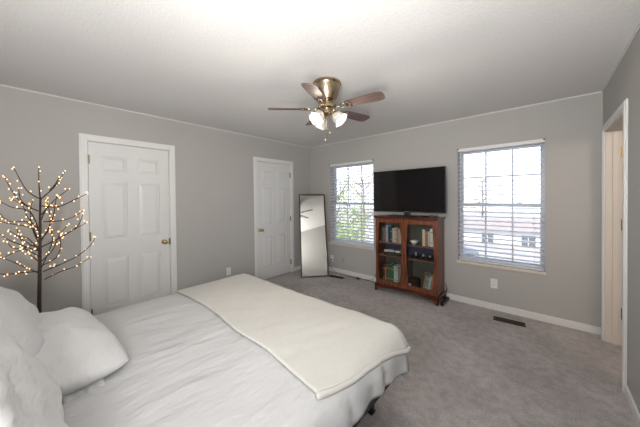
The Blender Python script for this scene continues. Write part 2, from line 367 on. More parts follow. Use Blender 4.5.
# ------------------------------------------------------------------ windows with blinds
def window(n, x0, x1, where):
    yf = YB+0.115
    fr = NB(); f = 0.020
    bb(fr, x0, x0+f, yf, yf+0.06, WZ0, WZ1); bb(fr, x1-f, x1, yf, yf+0.06, WZ0, WZ1)
    bb(fr, x0+f, x1-f, yf, yf+0.06, WZ0, WZ0+f); bb(fr, x0+f, x1-f, yf, yf+0.06, WZ1-f, WZ1)
    w = struct('window_%d' % n, fr, 'vinyl', 'white double-hung window '+where, cat='window', bevel=0.003)
    zm = 1.295
    for nm, za, zb, yo in (('lower_sash', WZ0+f, zm+0.022, 0.004), ('upper_sash', zm-0.022, WZ1-f, 0.030)):
        s = NB(); g = 0.022; a, c = x0+f, x1-f
        bb(s, a, a+g, yf+yo, yf+yo+0.024, za, zb); bb(s, c-g, c, yf+yo, yf+yo+0.024, za, zb)
        bb(s, a+g, c-g, yf+yo, yf+yo+0.024, za, za+0.040); bb(s, a+g, c-g, yf+yo, yf+yo+0.024, zb-0.044, zb)
        for k in (1, 2): xx = a+(c-a)*k/3; bb(s, xx-0.008, xx+0.008, yf+yo+0.008, yf+yo+0.018, za+0.04, zb-0.044)
        if nm == 'upper_sash': zc = (za+zb)/2+0.01; bb(s, a+g, c-g, yf+yo+0.0085, yf+yo+0.0175, zc-0.008, zc+0.008)
        so = obj(nm, s, 'vinyl', w, bevel=0.002)
        p = NB(); bb(p, a+g-0.003, c-g+0.003, yf+yo+0.012, yf+yo+0.014, za+0.03, zb-0.03); obj('pane', p, 'wglass', so)
        if nm == 'lower_sash':
            for k in (0.25, 0.75):
                l = NB(); bb(l, a+(c-a)*k-0.02, a+(c-a)*k+0.02, yf-0.008, yf+0.020, zb+0.0005, zb+0.014); obj('latch', l, 'white_pl', so, bevel=0.002)
    s = NB(); bb(s, x0-0.012, x1+0.012, YB-0.020, YB+0.001, WZ0-0.026, WZ0+0.010)
    struct('trim_%d' % (5+n), s, 'sill', 'narrow cream sill under the window '+where, cat='trim', bevel=0.004)
    # blind
    bl = thing('window_blind', 'white horizontal slat blind, open, in the window '+where, 'blind', (x0, YB+0.032, WZ1-0.001), group='slat blinds in the two windows')
    inv = Vector((x0, YB+0.032, WZ1-0.001))
    def part(nm, bm, m, **k):
        bmesh.ops.translate(bm, verts=bm.verts, vec=-inv); return obj(nm, bm, m, bl, **k)
    yc = YB+0.032; e = 0.008
    h = NB(); bb(h, x0+e, x1-e, yc-0.028, yc+0.026, WZ1-0.042, WZ1-0.002); bb(h, x0+0.002, x1-0.002, yc-0.036, yc-0.030, WZ1-0.046, WZ1-0.003); part('headrail', h, 'trim', bevel=0.002)
    for xx in (x0+0.008, x1-0.008):
        k = NB(); bb(k, xx-0.010, xx+0.010, yc-0.046, yc-0.037, WZ1-0.020, WZ1-0.004); bb(k, xx-(0.010 if xx < (x0+x1)/2 else -0.006), xx+(-0.006 if xx < (x0+x1)/2 else 0.010), yc-0.046, yc-0.037, WZ1-0.045, WZ1-0.004); part('bracket', k, 'dkbrass')
    sl = NB(); N = 26; zt, zb2 = WZ1-0.065, WZ0+0.050
    for i in range(N):
        z = zt + (zb2-zt)*i/(N-1); tl = 0.12; wd = 0.025
        R = Matrix.Translation((0, yc, z)) @ Matrix.Rotation(tl, 4, 'X')
        pts = [(-wd, 0.0), (0, 0.0034), (wd, 0.0), (wd, -0.0050), (0, -0.0016), (-wd, -0.0050)]
        vs = [[sl.verts.new(R @ Vector((xx, p[0], p[1]))) for p in pts] for xx in (x0+e, x1-e)]
        sl.faces.new(vs[0]); sl.faces.new(vs[1][::-1])
        for q in range(6): sl.faces.new((vs[0][q], vs[1][q], vs[1][(q+1) % 6], vs[0][(q+1) % 6]))
    part('slats', sl, 'slat')
    r_ = NB(); bb(r_, x0+e, x1-e, yc-0.025, yc+0.025, WZ0+0.012, WZ0+0.030); part('bottom_rail', r_, 'slat', bevel=0.003)
    for fx in (0.10, 0.90) if True else ():
        c_ = NB()
        for dy in (-0.0265, 0.0265): tube(c_, [(x0+(x1-x0)*fx, yc+dy, WZ1-0.052), (x0+(x1-x0)*fx, yc+dy, WZ0+0.02)], 0.0011, 5)
        part('ladder_cord', c_, 'cord')
    w_ = NB(); tube(w_, [(x1-0.10, yc-0.041, WZ1-0.06), (x1-0.10, yc-0.041, WZ0+0.55)], 0.0025, 6); sphere(w_, (x1-0.10, yc-0.041, WZ0+0.54), 0.007, 8, 6, (1, 1, 1.8)); part('pull_cord', w_, 'cord')
    return bl
window(1, *WIN[0], 'between the mirror and the television')
window(2, *WIN[1], 'to the right of the television')

# ------------------------------------------------------------------ outlets, vents
def plate(loc, nrm, label, m='white_pl', coax=False):
    rz = {'L': PI/2, 'B': 0}[nrm]
    o = thing('wall_outlet', label, 'outlet', loc, rot=(0, 0, rz))
    b = NB(); bb(b, -0.036, 0.036, -0.006, 0, -0.058, 0.058); obj('cover_plate', b, m, o, bevel=0.003)
    if coax:
        c = NB(); lathe(c, [(0.006, 0), (0.006, 0.012)], 12, Matrix.Translation((0, -0.006, 0)) @ Matrix.Rotation(PI/2, 4, 'X')); obj('jack', c, 'antique', o)
    else:
        for z in (-0.025, 0.025):
            c = NB(); lathe(c, [(0.016, 0), (0.016, 0.003)], 20, Matrix.Translation((0, -0.005, z)) @ Matrix.Rotation(PI/2, 4, 'X')); sk = obj('socket', c, m, o)
            s = NB(); [bb(s, x-0.0012, x+0.0012, -0.0088, -0.0078, z-0.003, z+0.008) for x in (-0.006, 0.006)]; obj('slot', s, 'black_pl', sk)
plate((-0.465, YB, 0.325), 'B', 'white outlet on the grey wall under the window right of the television')
plate((-3.043, YB, 0.250), 'B', 'white outlet with a cord, low on the wall behind the mirror')
plate((-2.782, YB, 0.254), 'B', 'beige jack plate low on the wall under the window by the mirror', 'beige_pl', True)
plate((XL, 1.936, 0.300), 'L', 'white outlet on the left wall between the two white doors')
def vent(x, y, rz, label, L=0.30, Wd=0.10):
    o = thing('floor_vent', label, 'vent', (x, y, 0.0), group='floor vents', rot=(0, 0, rz))
    b = NB(); h, w = L/2, Wd/2
    bb(b, -h, h, -w, -w+0.014, 0, 0.006); bb(b, -h, h, w-0.014, w, 0, 0.006); bb(b, -h, -h+0.014, -w+0.014, w-0.014, 0, 0.006); bb(b, h-0.014, h, -w+0.014, w-0.014, 0, 0.006)
    obj('frame', b, 'vent', o, bevel=0.002)
    s = NB(); n = 18
    for i in range(n): xx = -h+0.02+(L-0.04)*i/(n-1); bb(s, xx-0.003, xx+0.003, -w+0.014, w-0.014, 0.001, 0.005)
    bb(s, -h+0.014, h-0.014, -0.004, 0.004, 0.001, 0.0055); obj('louvres', s, 'vent', o)
    d = NB(); bb(d, -h+0.01, h-0.01, -w+0.01, w-0.01, 0.0002, 0.001); obj('duct', d, 'vent_in', o)
vent(-0.295, 3.50, 0.08, 'brown metal floor vent in the carpet below the right-hand window', 0.29, 0.11)
vent(-2.76, 3.52, 0.15, 'brown metal floor vent beside the foot of the mirror', 0.30, 0.10)

# ------------------------------------------------------------------ bed
BX0, BX1, BY0, BY1, BZ = -2.38, -0.700, -0.62, 1.46, 0.575
bed = thing('bed', 'large white-made bed on a low black metal frame', 'bed', ((BX0+BX1)/2, (BY0+BY1)/2, 0))
org = Vector(bed.location)
def bpart(nm, bm, m, **k):
    bmesh.ops.translate(bm, verts=bm.verts, vec=-org); return obj(nm, bm, m, bed, **k)
b = NB(); bb(b, BX0, BX1, BY0, BY1, 0.30, BZ-0.012); bpart('mattress', b, 'mattress', bevel=0.05, segs=4)
b = NB()
fx0, fx1 = BX0+0.02, BX1-0.02
for x in (fx0, fx1, (fx0+fx1)/2): bb(b, x-0.015, x+0.015, BY0+0.02, BY1-0.02, 0.258, 0.298)
for k in range(9): y = BY0+0.03+(BY1-BY0-0.06)*k/8; bb(b, fx0, fx1, y-0.012, y+0.012, 0.262, 0.296)
bpart('frame', b, 'black_mt', bevel=0.003)
for x in (BX0+0.10, (BX0+BX1)/2, BX1-0.150):
    for y in (BY0+0.2, (BY0+BY1)/2-0.05, BY1-0.02):
        l = NB(); bb(l, x-0.017, x+0.017, y-0.017, y+0.017, 0.012, 0.2585); bb(l, x-0.022, x+0.022, y-0.022, y+0.022, 0, 0.013); bpart('leg', l, 'black_mt', bevel=0.002)

HXs, HYs = (BX1-BX0)/2-0.03, (BY1-BY0)/2-0.03
CX, CY = (BX0+BX1)/2, (BY0+BY1)/2
def drape(a, c, off=0.0, ripple=1.0):
    """cloth coordinate (a, c) measured from the bed centre, to a point on the draped surface"""
    ex = max(abs(a)-HXs, 0); ey = max(abs(c)-HYs, 0)
    sx = 1 if a > 0 else -1; sy = 1 if c > 0 else -1
    px = CX + max(-HXs, min(HXs, a)); py = CY + max(-HYs, min(HYs, c))
    e = (ex**3.2 + ey**3.2)**(1/3.2)
    # crown of the top
    u = min(1, abs(a)/HXs); v = min(1, abs(c)/HYs)
    crown = 0.030*(1-u**3)*(1-v**4)
    wr = 0.010*noise.noise(Vector((a*1.6+3, c*1.6, 0.3))) + 0.006*noise.noise(Vector(((a+c*0.5)*6, (c-a*0.5)*1.8, 1.7))) + 0.0035*noise.noise(Vector(((a-c*0.25)*15, (c+a*0.2)*3.5, 4.1)))
    z = BZ + crown + wr*ripple
    if e <= 0: return Vector((px, py, z+off))
    dn = math.hypot(ex, ey); dx, dy = sx*ex/dn, sy*ey/dn
    R = 0.085
    if e < R*PI/2:
        t = e/R; out = R*math.sin(t); drop = R*(1-math.cos(t))
    else:
        out = R + (e-R*PI/2)*0.10; drop = R + (e-R*PI/2)*0.985
    # ripples round the skirt
    s = (c if ex > ey else a) if not (ex > 0 and ey > 0) else (c*0.5+a*0.5)
    s = c*abs(dx) + a*abs(dy)
    k = min(1, drop/0.28)
    out += k*ripple*(0.030*noise.noise(Vector((s*9, 2.2, sx*3+sy))) + 0.017*math.sin(s*38+3*noise.noise(Vector((s*4, 0, 0)))) )
    zz = BZ - drop + wr*ripple*(1-k)
    o3 = off*(1-min(1, drop/R))
    return Vector((px+dx*(out+off*min(1, drop/R)), py+dy*(out+off*min(1, drop/R)), zz+o3))
def cloth(a0, a1, c0, c1, na, nc, off, ripple, hemf=None):
    b = NB(); g = []
    for i in range(na+1):
        row = []
        for j in range(nc+1):
            u, v = i/na, j/nc
            A0, A1, C0, C1 = (a0, a1, c0, c1) if hemf is None else hemf(u, v)
            row.append(b.verts.new(drape(A0+(A1-A0)*u, C0+(C1-C0)*v, off, ripple)))
        g.append(row)
    for i in range(na):
        for j in range(nc): b.faces.new((g[i][j], g[i+1][j], g[i+1][j+1], g[i][j+1]))
    return b
def duvet_ext(u, v):
    c = -HYs + (2*HYs)*v
    h = 0.215 + 0.022*math.sin(c*5.5+1.3) + 0.014*math.sin(c*13) + 0.06*max(0, min(1, (v-0.80)/0.10))
    hf = 0.260 + 0.02*math.sin(u*17)
    return (-HXs-0.30, HXs+h, -HYs-0.0, HYs+hf)
b = cloth(0, 0, 0, 0, 150, 170, 0.006, 1.0, duvet_ext)
du = obj('duvet', b, 'duvet', None, smooth=True, origin=(CX, CY, BZ))
so = du.modifiers.new('solid', 'SOLIDIFY'); so.thickness = 0.022; so.offset = 1
tag(du, 'plain white cotton duvet hanging over the sides of the bed', 'duvet')
yb0 = 0.775
def blanket_ext(u, v):
    # near edge of the blanket drops a little more toward the foot
    ew = 0.038 + 0.085*min(1, v/0.75) + 0.008*math.sin(v*9)
    wob = 0.018*math.sin(u*5.2) + 0.008*math.sin(u*17)
    return (-HXs-0.26, HXs+ew, yb0-CY+wob, HYs+0.22)
b = cloth(0, 0, 0, 0, 130, 70, 0.034, 1.0, blanket_ext)
hem = []
for jx in range(0, 71):
    v = jx/70; A0, A1, C0, C1 = blanket_ext(1, v); hem.append(drape(A1, C0+(C1-C0)*v, 0.040, 1.0))
tube(b, hem, 0.003, 8)
bk = obj('throw_blanket', b, 'blanket', None, smooth=True, origin=(CX, 1.1, BZ))
so = bk.modifiers.new('solid', 'SOLIDIFY'); so.thickness = 0.012; so.offset = 1
tag(bk, 'cream fleece blanket spread across the foot of the bed', 'blanket')

def pillow(loc, rot, L, Wd, Tk, label, seed, flange=0.0, openend=False):
    b = NB(); nu, nv = 46, 32
    def P(u, v, s):
        # u, v in -1..1
        ru, rv = abs(u), abs(v)
        x = u*L/2*(1-0.050*rv**2*(1 if ru > .5 else ru*2)); y = v*Wd/2*(1-0.075*(1-ru**2)*0.6)
        x *= 1-0.075*rv**4; y *= 1-0.11*ru**5
        h = (max(0, 1-ru**2.6)**0.55)*(max(0, 1-rv**2.4)**0.55)
        q = 0.012*noise.noise(Vector((u*2.2+seed, v*2.2, s*2))) + 0.008*noise.noise(Vector((u*6+v*2+seed, v*2.5-u, s*3+9)))
        edge = (1-ru**8)*(1-rv**8)
        return Vector((x, y, s*(Tk/2*h + q*edge*1.3) + 0.015*noise.noise(Vector((u*1.3+seed, v*1.3, 7)))))
    top = [[b.verts.new(P(-1+2*i/nu, -1+2*j/nv, 1)) for j in range(nv+1)] for i in range(nu+1)]
    bot = [[(top[i][j] if i in (0, nu) or j in (0, nv) else b.verts.new(P(-1+2*i/nu, -1+2*j/nv, -1))) for j in range(nv+1)] for i in range(nu+1)]
    for i in range(nu):
        for j in range(nv):
            b.faces.new((top[i][j], top[i+1][j], top[i+1][j+1], top[i][j+1])); b.faces.new((bot[i][j+1], bot[i+1][j+1], bot[i+1][j], bot[i][j]))
    o = obj('pillow', b, 'pillow', None, smooth=True); o.location = loc; o.rotation_euler = rot
    tag(o, label, 'pillow', 'white bed pillows')
    if openend:
        # hem flap of the pillowcase folded at its open end
        f_ = NB(); n = 16; rows = []
        for q_, (dx, dz) in enumerate(((-0.060, 0.030), (-0.025, 0.022), (0.010, 0.004), (0.022, -0.016))):
            rows.append([f_.verts.new((L/2-0.025+dx+0.006*math.sin(k*1.1+q_), -Wd*0.10+(Wd*0.34)*k/n, dz-0.035+0.007*math.sin(k*1.7+q_*0.6)-0.010)) for k in range(n+1)])
        for i in range(3):
            for k in range(n): f_.faces.new((rows[i][k], rows[i+1][k], rows[i+1][k+1], rows[i][k+1]))
        so_ = obj('pillowcase_flap', f_, 'pillow', o, smooth=True)
        md = so_.modifiers.new('solid', 'SOLIDIFY'); md.thickness = 0.006
    return o
pillow((-1.81, 0.035, 0.692), (math.radians(-3), math.radians(1), math.radians(5)), 0.92, 0.46, 0.175, 'white pillow lying flat in front, its open case end towards the bed edge', 1.0, openend=True)
pillow((-1.96, -0.15, 0.845), (math.radians(-50), 0, math.radians(2)), 0.92, 0.50, 0.20, 'white pillow propped up behind, at the far upper left', 5.0)
pillow((-0.98, -0.110, 0.905), (math.radians(-58), 0, math.radians(0)), 0.86, 0.50, 0.20, 'white pillow propped up at the near lower left corner', 9.0)

# ------------------------------------------------------------------ lighted twig tree
TX, TY = -3.0, 0.005
tree = thing('lighted_twig_tree', 'bare dark twig tree covered in warm fairy lights beside the bed', 'decorative tree', (TX, TY, 0))
rgt = Vector((0.7476, 0.6641, 0)); fw = Vector((-0.6641, 0.7476, 0))
SC = 127.0
def tp(px, py, d):   # offsets in the tree's own facing plane, d is depth
    base = Vector((TX, TY, CAM_H)); flat = rgt*((px-37.0)/SC) + Vector((0, 0, (200.7-py)/SC))
    q = (base+flat) - Vector((0, 0, CAM_H))
    k = 1+d/2.0
    if q.x*k < -3.55: k = -3.55/q.x
    return q*k + Vector((0, 0, CAM_H)) - Vector((TX, TY, 0))
b = NB(); tube(b, [(0, 0, 0.03), (0.003, 0.0, 0.6), (0.012, 0.01, 1.0), tuple(tp(40.5, 199, 0))], [0.0145, 0.0125, 0.010, 0.006], 10); obj('trunk', b, 'bark', tree, smooth=True)
b = NB(); lathe(b, [(0.13, 0), (0.13, 0.012), (0.12, 0.02), (0.03, 0.03), (0.02, 0.06)], 32); obj('base_plate', b, 'bark', tree, smooth='auto')
BR = [
 ([(40.5,199),(39.5,183),(39.8,167)],0.02), ([(40.5,199),(27,190),(14.5,167)],-0.05), ([(41,199),(55,187),(66,171)],0.08), ([(50,191),(56,184),(60,177)],0.05),
 ([(38,211),(22,203),(12,190),(5,177)],0.10), ([(30,208),(21,200),(19,188)],-0.02), ([(39,232),(30,212),(12,207),(0,201)],-0.15), ([(37,238),(27,222),(8,221),(-6,207)],0.22),
 ([(40,222),(46,208),(48,198)],0.12), ([(41,215),(55,200),(70,189)],0.15), ([(42,206),(58,207),(75,200),(88,194)],-0.05), ([(43,222),(60,221),(72,218),(84,211)],0.20),
 ([(40,242),(52,220),(57,195)],-0.10), ([(41,247),(60,238),(74,230),(87,223)],0.05), ([(60,238),(77,227),(83,214)],0.0), ([(40,252),(25,247),(8,240),(-4,232)],0.05),
 ([(39,250),(22,240),(8,230)],0.25), ([(39,258),(26,250),(12,248),(6,242)],-0.12), ([(38,274),(20,266),(0,257),(-14,250)],0.10), ([(38,272),(20,273),(2,274.5),(-12,270)],-0.10),
 ([(42,272),(57,266),(76,257),(89,247),(95,238)],0.0), ([(43,280),(60,272),(75,267),(90,258)],0.12), ([(41,266),(55,258),(60,246),(58,232)],-0.15), ([(40,262),(52,250),(58,237),(67,226)],0.10),
 ([(38,262),(28,254),(20,240),(16,228)],0.3), ([(39,245),(33,232),(30,214),(33,200)],0.3), ([(40,256),(34,246),(26,238),(14,236)],-0.25), ([(40,240),(48,230),(50,215),(47,203)],0.32),
 ([(38,230),(28,218),(22,205),(10,198)],0.28), ([(40,268),(46,256),(52,240),(50,228)],0.28), ([(39,248),(30,246),(15,252),(-8,262)],0.0), ([(40,232),(24,226),(2,222),(-16,214)],0.12)]
bulb_pts = []
rr = random.Random(3)
for n_, (pts, dep) in enumerate(BR):
    m = len(pts); q = [tp(p[0], p[1], dep*(i/(m-1))**1.0 if n_ != 3 and n_ != 14 else dep) for i, p in enumerate(pts)]
    # smooth
    fine = []
    for i in range(m-1):
        p0 = q[max(i-1, 0)]; p1 = q[i]; p2 = q[i+1]; p3 = q[min(i+2, m-1)]
        for k in range(5):
            t = k/5; fine.append(0.5*((2*p1)+(p2-p0)*t+(2*p0-5*p1+4*p2-p3)*t*t+(3*p1-p0-3*p2+p3)*t**3))
    fine.append(q[-1])
    b = NB(); tube(b, fine, [0.0046-0.0026*i/(len(fine)-1) for i in range(len(fine))], 6)
    tot = 0; last = 0
    for i in range(1, len(fine)):
        tot += (fine[i]-fine[i-1]).length
        if tot-last > 0.045+rr.random()*0.03 and i > 2:
            last = tot
            d = Vector((rr.uniform(-1, 1), rr.uniform(-1, 1), rr.uniform(-0.2, 1))).normalized()*rr.uniform(0.012, 0.026)
            tube(b, [fine[i], fine[i]+d], 0.0014, 4); bulb_pts.append((n_, fine[i]+d))
            if rr.random() < 0.35:
                d2 = Vector((rr.uniform(-1, 1), rr.uniform(-1, 1), rr.uniform(-0.6, 0.6))).normalized()*0.02
                tube(b, [fine[i], fine[i]+d2], 0.0014, 4); bulb_pts.append((n_, fine[i]+d2))
    tip = fine[-1]; bulb_pts.append((n_, tip))
    BR[n_] = obj('branch', b, 'bark', tree, smooth=True)
bs = NB(); sphere(bs, (0, 0, 0), 0.0037, 8, 6, (1, 1, 1.3)); proto = obj('fairy_light', bs, 'led', BR[0], smooth=True); proto.location = bulb_pts[0][1]
vis = [p for p in bulb_pts[1:]]; rr.shuffle(vis)
for n_, p in vis[:99]:
    c = proto.copy(); COL.objects.link(c); c.parent = BR[n_]; c.location = p
if vis[99:]:
    b = NB()
    for n_, p in vis[99:]: sphere(b, p, 0.0037, 8, 6, (1, 1, 1.3))
    o = obj('fairy_lights', b, 'led', tree, smooth=True); o['kind'] = 'stuff'

# ------------------------------------------------------------------ leaning mirror
P0 = Vector((-3.202, 3.079, 0)); P1 = Vector((-2.884, 3.462, 0)); ux = (P1-P0); MW = ux.length; ux.normalize()
nb = Vector((-ux.y, ux.x, 0)); lean = math.asin(0.36/1.52); MHt = 1.52
up = (Vector((0, 0, math.cos(lean))) + nb*math.sin(lean)).normalized(); nf = ux.cross(up).normalized()
mz = Matrix((ux, up, nf)).transposed().to_4x4(); mz.translation = P0 + Vector((0, 0, 0.0))
mi = thing('floor_mirror', 'tall dark-framed mirror leaning in the far corner of the room', 'mirror', P0)
def mpart(nm, bm, m, **k):
    bmesh.ops.transform(bm, matrix=mz, verts=bm.verts); bmesh.ops.translate(bm, verts=bm.verts, vec=-P0); return obj(nm, bm, m, mi, **k)
# nf should face the room
sgn = 1 if nf.dot(Vector((1, -1, 0))) > 0 else -1
b = NB(); w = 0.024
bb(b, 0, w, 0.0, MHt, -0.012, 0.014); bb(b, MW-w, MW, 0.0, MHt, -0.012, 0.014); bb(b, w, MW-w, 0.0, w, -0.012, 0.014); bb(b, w, MW-w, MHt-w, MHt, -0.012, 0.014)
mpart('frame', b, 'mframe', bevel=0.004)
b = NB(); bb(b, w-0.004, MW-w+0.004, w-0.004, MHt-w+0.004, sgn*0.002-0.001, sgn*0.002+0.001); mpart('mirror_glass', b, 'mirror')
b = NB(); bb(b, 0.008, MW-0.008, 0.008, MHt-0.008, -sgn*0.010-0.002, -sgn*0.010+0.0015); mpart('backing', b, 'black_pl')

# ------------------------------------------------------------------ cabinet
KX0, KX1, KY0, KY1, KZ = -1.918, -1.030, 3.42, 3.735, 1.130
cab = thing('display_cabinet', 'cherry wood cabinet with two glass doors under the television', 'cabinet', ((KX0+KX1)/2, (KY0+KY1)/2, 0))
ko = Vector(cab.location)
def kp(nm, bm, m, parent=None, **k):
    bmesh.ops.translate(bm, verts=bm.verts, vec=-ko); return obj(nm, bm, m, parent or cab, **k)
b = NB(); bb(b, KX0-0.020, KX1+0.020, KY0-0.022, KY1, KZ-0.022, KZ); bb(b, KX0-0.012, KX1+0.012, KY0-0.013, KY1, KZ-0.034, KZ-0.022); kp('top', b, 'cherry_h', bevel=0.004)
for x in (KX0, KX1-0.018): b = NB(); bb(b, x, x+0.018, KY0+0.022, KY1, 0.09, KZ-0.034); kp('side_panel', b, 'cherry', bevel=0.002)
b = NB(); bb(b, KX0+0.018, KX1-0.018, KY0+0.022, KY1-0.008, 0.112, 0.130); kp('bottom_panel', b, 'cherry_in')
b = NB(); bb(b, KX0+0.018, KX1-0.018, KY1-0.008, KY1, 0.09, KZ-0.034); kp('back_panel', b, 'greyback')
b = NB(); bb(b, KX0+0.018, KX1-0.018, KY1-0.011, KY1-0.0081, 0.545, 0.725); o = kp('lining', b, 'navy'); o['label'] = 'navy blue lining behind the middle shelf'
for z in (0.535, 0.728): b = NB(); bb(b, KX0+0.018, KX1-0.018, KY0+0.045, KY1-0.0115, z-0.009, z+0.009); kp('shelf', b, 'shelf', bevel=0.002)
b = NB(); bb(b, (KX0+KX1)/2-0.009, (KX0+KX1)/2+0.009, KY0+0.045+0.20, KY1-0.0118, 0.1302, 0.525); kp('divider', b, 'cherry_in')
# base rail with a shallow arch and bracket feet
b = NB()
n = 24; xa, xb_ = KX0+0.10, KX1-0.10
poly = [(KX0-0.010, 0.112), (KX0-0.010, 0.060)] + [(xa, 0.060)] + [(xa+(xb_-xa)*i/n, 0.060+0.022*math.sin(PI*i/n)) for i in range(1, n)] + [(xb_, 0.060), (KX1+0.010, 0.060), (KX1+0.010, 0.112)]
prism(b, poly, KY0-0.012, KY0+0.010, lambda a, z, h: (a, h, z)); kp('base_rail', b, 'cherry_h', bevel=0.003)
for x, s in ((KX0-0.012, 1), (KX1+0.012, -1)):
    b = NB(); bb(b, x, x+s*0.018, KY0+0.010, KY1, 0.060, 0.112); kp('side_rail', b, 'cherry_h')
    for y, t in ((KY0-0.012, 1), (KY1, -1)):
        b = NB()
        poly = [(0, 0.0), (0.030, 0.0), (0.036, 0.018), (0.052, 0.040), (0.080, 0.060), (0, 0.060)]
        prism(b, poly, 0, 0.020, lambda a, z, h: (x+s*a, y+t*h, z)); prism(b, poly, 0, 0.020, lambda a, z, h: (x+s*h, y+t*a, z)); kp('foot', b, 'cherry', bevel=0.0015)
mid = (KX0+KX1)/2
b = NB(); bb(b, KX0+0.018, KX1-0.018, KY0+0.022, KY0+0.040, KZ-0.060, KZ-0.034); kp('top_rail', b, 'cherry_h')
def cab_door(x0, x1, knob_x):
    z0, z1 = 0.116, KZ-0.038; st = 0.056; y0, y1 = KY0, KY0+0.020
    b = NB(); n = 18; za, zb_ = z0+0.062, z1-0.058
    def bow(t): return 0.022*math.sin(PI*t)**1.2
    Li = [(x0+st-bow(i/n), za+(zb_-za)*i/n) for i in range(n+1)]; Ri = [(x1-st+bow(i/n), za+(zb_-za)*i/n) for i in range(n+1)]
    f = lambda a, z, h: (a, h, z)
    for i in range(n):
        prism(b, [(x0, Li[i][1]), Li[i], Li[i+1], (x0, Li[i+1][1])], y0, y1, f); prism(b, [Ri[i], (x1, Ri[i][1]), (x1, Ri[i+1][1]), Ri[i+1]], y0, y1, f)
    bmesh.ops.remove_doubles(b, verts=b.verts, dist=1e-5)
    bb(b, x0, x1, y0, y1, z0, za); bb(b, x0, x1, y0, y1, zb_, z1)
    d = kp('door', b, 'cherry')
    g = NB(); bb(g, x0+st-0.025, x1-st+0.025, y0+0.012, y0+0.015, za-0.005, zb_+0.005); kp('glass_pane', g, 'cglass', d)
    k = NB(); lathe(k, [(0.010, 0), (0.006, 0.006), (0.006, 0.012), (0.012, 0.018), (0.013, 0.024), (0.008, 0.029), (0.001, 0.030)], 16, Matrix.Translation((knob_x, y0, 0.63)) @ Matrix.Rotation(PI/2, 4, 'X')); kp('knob', k, 'dkbrass', d, smooth=True)
    for z in (0.22, 0.98):
        h = NB(); hx = x0-0.001 if knob_x > (x0+x1)/2 else x1+0.001
        lathe(h, [(0.005, z-0.025), (0.005, z+0.025)], 8, Matrix.Translation((hx, y0-0.003, 0))); kp('hinge', h, 'antique', d)
cab_door(KX0+0.004, mid-0.002, mid-0.030); cab_door(mid+0.002, KX1-0.004, mid+0.030)

# ---- television
TVX0, TVX1, TVZ0, TVZ1, TVY = -1.985, -0.950, 1.190, 1.800, 3.50
tv = thing('television', 'large flat black television on top of the cherry cabinet', 'television', ((TVX0+TVX1)/2, 3.56, KZ)); to = Vector(tv.location)
def tvp(nm, bm, m, parent=None, **k):
    bmesh.ops.translate(bm, verts=bm.verts, vec=-to); return obj(nm, bm, m, parent or tv, **k)
b = NB(); bb(b, TVX0, TVX1, TVY+0.004, TVY+0.034, TVZ0, TVZ1); bb(b, TVX0+0.14, TVX1-0.14, TVY+0.034, TVY+0.070, TVZ0+0.06, TVZ1-0.14); tvp('housing', b, 'black_pl', bevel=0.006)
b = NB(); f = 0.011
bb(b, TVX0, TVX1, TVY, TVY+0.006, TVZ1-f, TVZ1); bb(b, TVX0, TVX1, TVY, TVY+0.006, TVZ0, TVZ0+0.016); bb(b, TVX0, TVX0+f, TVY, TVY+0.006, TVZ0+0.016, TVZ1-f); bb(b, TVX1-f, TVX1, TVY, TVY+0.006, TVZ0+0.016, TVZ1-f)
bez = tvp('bezel', b, 'bezel', bevel=0.0015)
b = NB(); bb(b, TVX0+f, TVX1-f, TVY+0.0015, TVY+0.0045, TVZ0+0.016, TVZ1-f); tvp('screen', b, 'screen')
cu = bpy.data.curves.new('logo_text', 'FONT'); cu.body = 'SAMSUNG'; cu.size = 0.0125; cu.align_x = 'CENTER'; cu.align_y = 'CENTER'; cu.extrude = 0.0003; cu.space_character = 1.15
tob = bpy.data.objects.new('logo_text', cu); COL.objects.link(tob)
bpy.context.view_layer.update(); dg = bpy.context.evaluated_depsgraph_get(); lm = bpy.data.meshes.new_from_object(tob.evaluated_get(dg)); bpy.data.objects.remove(tob)
lb = NB(); lb.from_mesh(lm); bmesh.ops.transform(lb, matrix=Matrix.Translation(((TVX0+TVX1)/2, TVY-0.0006, TVZ0+0.008)) @ Matrix.Rotation(PI/2, 4, 'X'), verts=lb.verts)
tvp('logo', lb, 'logo', bez)
b = NB(); cxx = (TVX0+TVX1)/2
bb(b, cxx-0.045, cxx+0.045, TVY+0.020, TVY+0.045, KZ+0.012, TVZ0+0.08); tvp('neck', b, 'black_pl', bevel=0.004)
b = NB(); bb(b, cxx-0.25, cxx+0.25, 3.440, 3.660, KZ, KZ+0.013); tvp('stand', b, 'black_pl', bevel=0.005)
o = NB(); bb(o, -0.055, 0.055, -0.05, 0.05, 0, 0.026); o = obj('media_box', o, 'black_pl', None, bevel=0.006); o.location = (-1.095, 3.475, KZ)
tag(o, 'small black media box on the right end of the cabinet top', 'media box')
c = NB(); bb(c, -0.03, 0.03, -0.0508, -0.050, 0.010, 0.013); obj('front_stripe', c, 'logo', o)

# ---- books
def book(x, z, w, h, d, col, label, tilt=0.0, grp='books in the cabinet', stripe=None):
    m = mat('book_cover_cloth', col, 0.55, noise_amt=0.06, noise_scale=30)
    b = NB(); t = 0.0022
    bb(b, 0, w, 0, t, 0, h); bb(b, 0, t, t, d, 0, h); bb(b, w-t, w, t, d, 0, h)
    o = obj('book', b, m, None, bevel=0.0006); o.location = (x, KY0+0.080, z); o.rotation_euler = (0, tilt, 0)
    tag(o, label, 'book', grp)
    p = NB(); bb(p, t, w-t, t+0.001, d-0.004, 0.003, h-0.004); obj('pages', p, M['paper'], o)
    if stripe:
        s = NB()
        for zz in (0.78, 0.20): bb(s, 0.001, w-0.001, -0.0005, 0.0002, h*zz, h*zz+0.010)
        obj('spine_band', s, mat('spine_band_ink', stripe, 0.5, noise_amt=0.03), o)
    return o
M['paper'] = mat('book_paper', (0.62, 0.56, 0.45), 0.9, noise_amt=0.04, noise_scale=80, stretch=(30, 1, 1))
